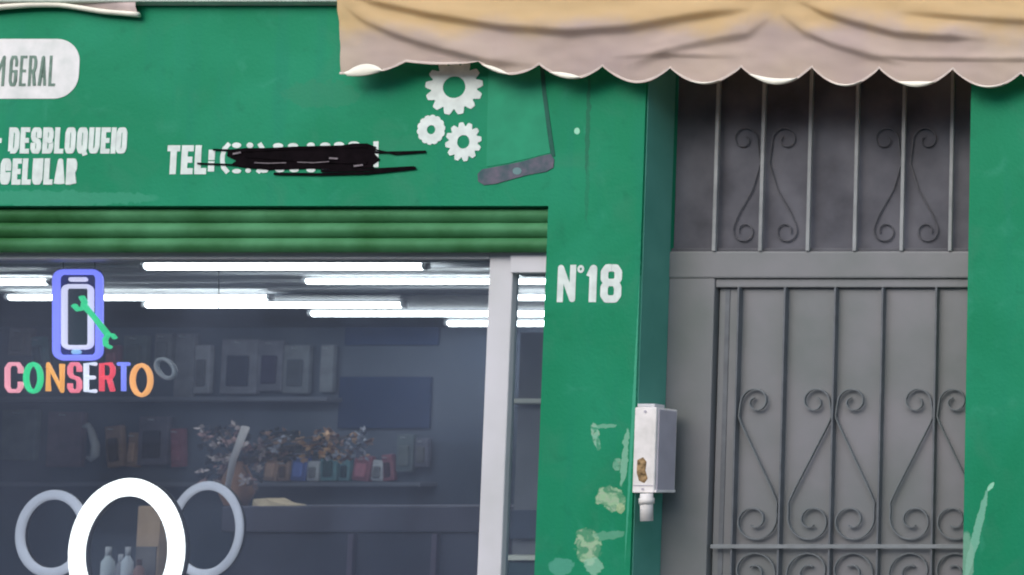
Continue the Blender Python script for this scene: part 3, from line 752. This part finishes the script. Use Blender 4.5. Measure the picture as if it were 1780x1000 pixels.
cols = [('C', (.95, .34, .40), 10, 38), ('O', (.02, .66, .24), 41, 75), ('N', (1, .42, .07), 81, 110), ('S', (.95, .20, .26), 119, 140),
        ('E', (.85, .85, 1), 147, 168), ('R', (.95, .07, .10), 174, 198), ('T', (.24, .28, 1.0), 203, 226), ('O', (1, .42, .12), 226, 266)]
for ch, c, a, d in cols:
    mm = MB(); mt = led('led_letter_' + ch.lower(), c, 1.0); lo = 683 if ch != 'O' else 684; hi = 630
    if d == 266: lo, hi = 690, 632
    if ch == 'O':
        mm.tube([L2((a + d) / 2 + (d - a - 9) / 2 * math.cos(t), (lo + hi) / 2 - (lo - hi - 6) / 2 * math.sin(t)) for t in [2 * math.pi * i / 24 for i in range(24)]], 3.8 * kl, 8, True)
    else:
        for st in GL[ch]:
            mm.tube([L2(a + 3 + u * (d - a - 5), lo - 3 - v * (lo - hi - 6)) for u, v in st], (3.5 if ch != 'T' else 3.3) * kl, 8)
    mm.build('letter', mt, sg, True)['label'] = 'glowing letter ' + ch
for px in (110, 165):
    MB().tube([L2(px, 468), L2(px, 425)], .0008, 5).build('hanging_wire', M['blackplastic'], sg)
# small oval hoop beside it
hp = MB().tube([L2(288 + 17 * math.cos(t) * math.cos(.55) - 12 * math.sin(t) * math.sin(.55) * 1, 641 + 17 * math.cos(t) * math.sin(.75) + 14 * math.sin(t) * math.cos(.55)) for t in [2 * math.pi * i / 28 for i in range(28)]], 3.6 * kl, 8, True).build('hoop_tag', mat('grey_hoop_plastic', (.36, .36, .36), .4, .05), None, True)
tag(hp, 'small tilted grey oval hoop right after the last letter of the LED word', 'hoop')

# ------------------------------------------------------------------ ring lights
def ring_light(cx, cy, sw, shh, wd, Y, th, mt, label, tilt=0, holder=True):
    c = P(cx, cy, Y); kk = K(Y); Rr = (shh - wd / 2) * kk; r = wd * kk / 2
    t = empty('ring_light', (c.x, Y, 0), label, 'ring light', 'ring lights standing in the shop window')
    hd = Vector((math.cos(R(th)), math.sin(R(th)), 0)); vd = Vector((math.sin(R(tilt)) * .0, 0, 1))
    nd = hd.cross(vd)
    N_ = 56; seg = 12; mm = MB(); bk = MB(); rings = []; rings2 = []
    for i in range(N_):
        a = 2 * math.pi * i / N_; u = math.cos(a); v = math.sin(a)
        at = R(tilt); uu = u * math.cos(at) - v * math.sin(at); vv = u * math.sin(at) + v * math.cos(at)
        rad = hd * u + vd * v
        rad = hd * uu * 1.0 + vd * vv
        p = c + rad * Rr
        rings.append([mm.bm.verts.new(p + rad * r * math.cos(2 * math.pi * q_ / seg) + nd * r * .5 * math.sin(2 * math.pi * q_ / seg)) for q_ in range(seg)])
        bp_ = p - nd * r * .55 * (1 if nd.y < 0 else -1)
        rings2.append([bk.bm.verts.new(bp_ + rad * r * .96 * math.cos(2 * math.pi * q_ / seg) + nd * r * .35 * math.sin(2 * math.pi * q_ / seg)) for q_ in range(seg)])
    for bmm, rg in ((mm, rings), (bk, rings2)):
        for i in range(N_):
            A, B_ = rg[i], rg[(i + 1) % N_]
            for q_ in range(seg): bmm.bm.faces.new((A[q_], A[(q_ + 1) % seg], B_[(q_ + 1) % seg], B_[q_]))
    mm.build('diffuser', mt, t, True); bk.build('rear_shell', M['blackplastic'], t, True)
    zb_ = c.z - Rr
    MB().tube([(c.x, Y + .02, zb_ - r), (c.x, Y + .02, .03)], .011, 10).build('stand_pole', M['blackplastic'], t, True)
    for a in (30, 150, 270):
        MB().tube([(c.x, Y + .02, .35), (c.x + .28 * math.cos(R(a)), Y + .02 + .10 * math.sin(R(a)), .012)], .007, 8).build('tripod_leg', M['blackplastic'], t, True)
    return t
ring_light(219, 960, 99, 128, 31, .50, -11.5, M['ringlit'], 'large brightly lit white ring light in the lower left of the window')
ring_light(91, 928, 62, 76, 17, .62, -8, M['ringoff'], 'smaller unlit ring light with added glow partly behind the left side of the bright ring', 0)
ring_light(358, 921, 62, 84, 15.5, .64, -12.5, M['ringoff'], 'smaller unlit ring light with added glow partly behind the right side of the bright ring', 0)

# ------------------------------------------------------------------ narrow-pane shelf unit
YC = .75
xc0, xc1 = X(884, 700, YC), X(975, 700, YC)
M['unit'] = mat('grey_cabinet_paint', (.20, .20, .22), .6, .15, 4)
M['unit_teal'] = mat('teal_grey_panel', (.06, .11, .13), .6, .2, 5)
cu = empty('shelf_unit', (xc0, YC, 0), 'grey wall cabinet with white edged shelves seen in the narrow pane', 'cabinet')
ztop = Z(575, YC)
MB().box(xc0, xc1, YC + .05, YC + .08, .01, ztop).build('back_panel', M['unit'], cu)
for py in (697, 970):
    zz = Z(py, YC); MB().box(xc0, xc1, YC - .0, YC + .05, zz - .009, zz + .009, .002).build('shelf', M['hem'], cu)
zz = Z(912, YC); MB().box(xc0 + .004, xc1 - .01, YC + .02, YC + .049, zz - .055, zz + .055, .003).build('drawer', mat('blue_grey_panel', (.07, .085, .12), .5), cu)
MB().box(xc0, xc1, YC + .02, YC + .049, .02, Z(978, YC), .003).build('drawer', M['unit_teal'], cu)

# ------------------------------------------------------------------ merchandise on the back wall
YW = RYB
bgrp = 'packages hanging on the dark back wall'
def pack(px0, px1, py0, py1, col, label, inner=None, hook=True):
    Y = YW - .05; a = P(px0, py0, Y); c = P(px1, py1, Y)
    t = empty('hanging_package', ((a.x + c.x) / 2, Y, c.z), label, 'package', bgrp)
    col = tuple(c_ * 1.5 for c_ in col); mt = mat('package_card', col, .5, .2, 12)
    MB().box(a.x, c.x, Y, Y + .03, c.z, a.z, .006).build('card', mt, t)
    if inner:
        w_ = c.x - a.x; h_ = a.z - c.z
        MB().box(a.x + w_ * .2, c.x - w_ * .2, Y - .012, Y, c.z + h_ * .14, a.z - h_ * .3, .008).build('blister', mat('package_blister', inner, .25, .2, 12), t)
    MB().tube([((a.x + c.x) / 2, Y - .03, a.z - .02), ((a.x + c.x) / 2, YW - .001, a.z - .02)], .003, 6).build('hook', M['fit'], t)
    return t
BG = (.16, .17, .21)
pack(16, 50, 570, 618, (.22, .19, .19), 'dim beige package left of the phone sign', (.26, .23, .22))
pack(215, 252, 583, 640, (.10, .12, .12), 'dark green package just right of the wrench jaw', (.12, .14, .13))
pack(270, 296, 580, 628, (.13, .13, .14), 'grey package above the small oval hoop', (.16, .16, .17))
pack(306, 332, 580, 690, (.14, .14, .16), 'tall grey package right of the small oval hoop')
pack(386, 444, 590, 685, (.15, .15, .18), 'wide package with a dark square blister in mid window', (.025, .03, .055))
pack(450, 488, 592, 680, (.12, .12, .15), 'package with violet tint between the wide one and the narrow pair', (.05, .045, .09))
pack(494, 534, 600, 684, (.14, .15, .17), 'narrow grey package left of the last one in its row', (.09, .10, .12))
pack(558, 576, 600, 682, (.16, .17, .19), 'last narrow package of the upper row with a pale top')
pack(4, 58, 712, 800, (.10, .12, .12), 'greenish package at the left edge above the small ring')
pack(84, 138, 716, 812, (.12, .075, .09), 'dim maroon package in the lower row')
pack(242, 288, 724, 808, (.11, .10, .13), 'grey package with an oval outline in the lower row', (.06, .055, .07))
pack(690, 716, 755, 820, (.09, .11, .12), 'small teal package right of the dried flowers', (.16, .18, .18))
pack(722, 742, 762, 812, (.10, .10, .13), 'small violet package nearest the white post', (.15, .15, .16))
for i, (a, c, py, lb) in enumerate(((-60, 600, 694, 'dim long wall shelf under the upper row of packages'), (-60, 760, 842, 'dim long wall shelf above the ring lights'))):
    z_ = Z(py, YW - .1); o = MB().box(X(a, py, YW), X(c, py, YW), YW - .12, YW - .001, z_ - .012, z_ + .012, .003).build('wall_shelf', mat('shelf_board', BG, .5, .1, 4)); tag(o, lb, 'shelf', 'long shelves on the back wall')
# wall board panels behind
for (a, c, p0, p1, lb, cc) in ((600, 760, 560, 600, 'dark navy board high on the back wall near the post', (.02, .03, .075)), (590, 745, 655, 745, 'large dark navy board in the middle of the back wall', (.015, .025, .065))):
    A = P(a, p0, YW - .02); C_ = P(c, p1, YW - .02); o = MB().box(A.x, C_.x, YW - .02, YW - .001, C_.z, A.z, .004).build('wall_board', mat('navy_board', (cc[0] * 1.6, cc[1] * 1.8, cc[2] * 1.7), .5, .15, 3)); tag(o, lb, 'board')
rnd = random.Random(11); cl_ = [('teal', (.10, .20, .22)), ('blue', (.06, .09, .24)), ('grey', (.24, .24, .27)), ('brown', (.24, .15, .11)), ('maroon', (.22, .08, .10)), ('pale', (.40, .40, .42))]
spots = [(458, 480, 792, 836), (484, 500, 800, 836), (506, 530, 790, 836), (534, 552, 802, 836), (558, 584, 786, 836), (590, 606, 798, 836), (612, 640, 792, 836), (646, 664, 800, 836), (668, 684, 790, 836),
         (60, 78, 585, 640), (186, 208, 600, 645), (340, 362, 600, 684), (300, 318, 745, 812), (190, 214, 740, 812), (222, 236, 752, 812)]
names = ['first small %s package under the dried twigs, beside the vase', 'narrow %s package second from the vase', 'wider %s package third from the vase', 'narrow %s package fourth from the vase', 'middle %s package below the twig tips',
         'slim %s package right of the middle one', 'broad %s package left of a slim one', 'slim %s package below the navy board', 'last %s package of the low row', 'small %s package at the left rim of the phone sign', 'small %s package behind the wrench end',
         'tall %s package between the hoop and the wide package', '%s package above the smaller right ring', '%s package right of the looped cable', 'slim %s package touching the grey one with an oval outline']
for (a, c, p0, p1), nm_ in zip(spots, names):
    cn, cc = rnd.choice(cl_); pack(a, c, p0, p1, cc, nm_ % cn, (lambda f_: tuple(min(.7, v * f_) for v in cc))(rnd.choice((.3, .5, 1.8, 2.4)))).rotation_euler = (0, R(rnd.uniform(-7, 7)), 0)
# white looped cable
Y = YW - .1
o = MB().tube([P(a, c, Y) for a, c in ((146, 742), (153, 738), (158, 748), (166, 775), (165, 792), (158, 800), (152, 795))], [.010, .012, .014, .018, .018, .012, .008], 8).build('coiled_cable', mat('white_cable', (.50, .50, .52), .4, .05), None, True)
tag(o, 'short white looped cable hanging among the lower packages', 'cable')

# ------------------------------------------------------------------ display counter
ct = empty('display_counter', P(600, 1000, 1.3) - Vector((0, 0, P(600, 1000, 1.3).z)), 'dark violet display counter with a pale top edge right of the ring lights', 'counter')
Yc = 1.35
M['cnt'] = mat('violet_grey_laminate', (.105, .10, .135), .5, .2, 3); M['cnt2'] = mat('dark_counter_front', (.07, .072, .10), .4, .2, 3)
M['cnt3'] = mat('counter_post', (.14, .11, .15), .35, .1, 3)
xa, xb_ = X(390, 940, Yc), X(1000, 940, Yc)
MB().box(xa, xb_, Yc - .02, Yc + .5, Z(925, Yc), Z(880, Yc), .008).build('counter_top', M['cnt'], ct)
MB().box(xa + .02, xb_ - .02, Yc + .01, Yc + .48, .01, Z(927, Yc)).build('counter_front', M['cnt2'], ct)
for px in (612, 757):
    x = X(px, 960, Yc); MB().box(x - .012, x + .012, Yc - .012, Yc + .009, .01, Z(928, Yc), .003).build('upright', M['cnt3'], ct)
# ------------------------------------------------------------------ dried flowers and vase made up for a street reflection, paper bag
YF = Yc + .18; zct = Z(880, Yc)
fl = empty('made_up_flowers', P(420, 870, YF), 'made-up dried brown and pink flower arrangement in an orange vase, in place of a street reflection', 'flowers')
prof = [(.0, .04), (.06, .062), (.13, .05), (.18, .03), (.2, .036)]
c = P(411, 868, YF); c.z = zct
b = MB(); rg = []
for z_, r_ in prof: rg.append([b.bm.verts.new((c.x + r_ * math.cos(i * math.pi / 8), YF + r_ * math.sin(i * math.pi / 8), c.z + z_)) for i in range(16)])
for i in range(len(rg) - 1):
    for j in range(16): b.bm.faces.new((rg[i][j], rg[i][(j + 1) % 16], rg[i + 1][(j + 1) % 16], rg[i + 1][j]))
b.bm.faces.new(rg[0])
b.build('vase', mat('terracotta_glaze', (.50, .26, .16), .4, .2, 8), fl, True)
def spray(px0, px1, py0, py1, n, cs, nm, seedn, sz=.022):
    rnd = random.Random(seedn); stems = MB(); hs = [MB() for _ in cs]
    for i in range(n):
        px = rnd.uniform(px0, px1); py = rnd.uniform(py0, py1); yy = YF + rnd.uniform(-.09, .09); tip = P(px, py, yy)
        base = Vector((c.x + rnd.uniform(-.01, .01), YF, c.z + .18)); mid = (base + tip) / 2 + Vector((rnd.uniform(-.03, .03), 0, .03))
        if i % 3 == 0: stems.tube([base, mid, tip], .0022, 5)
        h = hs[rnd.randrange(len(hs))]
        for q_ in range(rnd.randint(4, 8)):
            d = Vector((rnd.gauss(0, 1), rnd.gauss(0, 1), rnd.gauss(0, 1))).normalized(); e_ = d.orthogonal().normalized() * sz * rnd.uniform(.25, .5); L_ = d * sz * rnd.uniform(.7, 1.7)
            vs = [h.bm.verts.new(v) for v in (tip, tip + L_ * .5 + e_, tip + L_, tip + L_ * .5 - e_)]; h.bm.faces.new(vs)
    stems.build('stem', mat('dry_stem', (.13, .10, .09), .7), fl)
    for h, c_ in zip(hs, cs):
        o = h.build(nm, mat('dry_petal', c_, .7, .3, 40), fl); o['kind'] = 'stuff'
spray(350, 455, 740, 845, 80, [(.72, .60, .58), (.25, .18, .18), (.55, .34, .33), (.05, .055, .07)], 'flower_heads', 3)
spray(455, 640, 750, 800, 90, [(.70, .42, .24), (.36, .22, .16), (.42, .42, .48), (.05, .06, .06)], 'flower_heads', 5)
MB().tube([P(427, 742, YF - .1), P(405, 800, YF - .1), P(393, 862, YF - .1)], [.014, .012, .009], 8).build('pale_reed', mat('pale_reed_stalk', (.75, .68, .68), .6), fl, True)
bg_ = MB(); pts = [(440, 868), (462, 866), (478, 874), (500, 878), (503, 898), (497, 914), (478, 917), (455, 905), (436, 896)]
Yb = Yc + .05
a_ = [Vector(P(px, py, Yb)) for px, py in pts]; cen = sum(a_, Vector()) / len(a_)
fv = [bg_.bm.verts.new(v) for v in a_]; bv = [bg_.bm.verts.new(v + Vector((0, .09, 0))) for v in a_]
f1 = bg_.bm.verts.new(cen + Vector((-.02, -.03, .015))); f2 = bg_.bm.verts.new(cen + Vector((.03, -.012, -.01))); 
n_ = len(fv)
for i in range(n_):
    j = (i + 1) % n_; bg_.bm.faces.new((fv[i], fv[j], f1 if i in (0, 5, 6, 7, 8) else f2)); bg_.bm.faces.new((fv[i], bv[i], bv[j], fv[j]))
bg_.bm.faces.new((fv[1], f1, f2)); bg_.bm.faces.new((fv[5], f2, f1)); bg_.bm.faces.new(bv[::-1])
o = bg_.build('paper_bag', mat('beige_paper', (.80, .62, .42), .8, .15, 20, bump=.3)); tag(o, 'crumpled beige paper bag on the counter edge beside the dried flowers', 'bag')

# small goods seen through the big ring
def bottle(px, pyb, h, r, Y, col, label, cap=(.6, .6, .62)):
    p = P(px, pyb, Y); t = empty('bottle', p, label, 'bottle', 'small bottles behind the bright ring')
    pr = [(0, .9), (.02, 1), (.62, 1), (.74, .5), (.8, .38)]
    b = MB(); rg = []
    for z_, r_ in pr: rg.append([b.bm.verts.new((p.x + r * r_ * math.cos(i * math.pi / 6), Y + r * r_ * math.sin(i * math.pi / 6), p.z + h * z_)) for i in range(12)])
    for i in range(len(rg) - 1):
        for j in range(12): b.bm.faces.new((rg[i][j], rg[i][(j + 1) % 12], rg[i + 1][(j + 1) % 12], rg[i + 1][j]))
    b.build('body', mat('bottle_plastic', tuple(min(.85, c_ * 1.6) for c_ in col), .3, .1, 9), t, True)
    MB().tube([(p.x, Y, p.z + h * .78), (p.x, Y, p.z + h)], r * .45, 10).build('cap', mat('bottle_cap', cap, .4, .1), t, True)
YT = 1.0
sh_ = MB().box(X(110, 1020, YT), X(330, 1020, YT), YT - .06, YT + .12, Z(1020, YT) - .02, Z(1020, YT), .003).build('low_shelf', M['cnt'])
tag(sh_, 'low dark display shelf seen through the bright ring', 'shelf')
bottle(185, 1020, .16, .020, YT, (.45, .48, .50), 'pale bottle leftmost inside the bright ring')
bottle(207, 1020, .13, .016, YT, (.20, .20, .22), 'short dark bottle between the pale ones inside the bright ring')
bottle(219, 1020, .16, .018, YT, (.48, .50, .54), 'pale bottle at the centre of the bright ring')
bottle(240, 1020, .11, .017, YT, (.25, .14, .12), 'small brown bottle right of centre in the bright ring', (.1, .05, .05))
A = P(240, 880, YT + .1); C_ = P(272, 1018, YT + .1)
t = empty('carton', (A.x, YT + .1, C_.z), 'tall beige carton in the right half of the bright ring', 'carton')
MB().box(A.x, C_.x, YT + .1, YT + .16, C_.z, A.z, .004).build('carton_body', mat('beige_card', (.62, .42, .28), .7, .15, 10), t)
MB().box(A.x + .006, C_.x - .006, YT + .096, YT + .0995, C_.z + .04, C_.z + .16).build('carton_panel', mat('grey_card', (.22, .2, .2), .6, .15, 10), t)
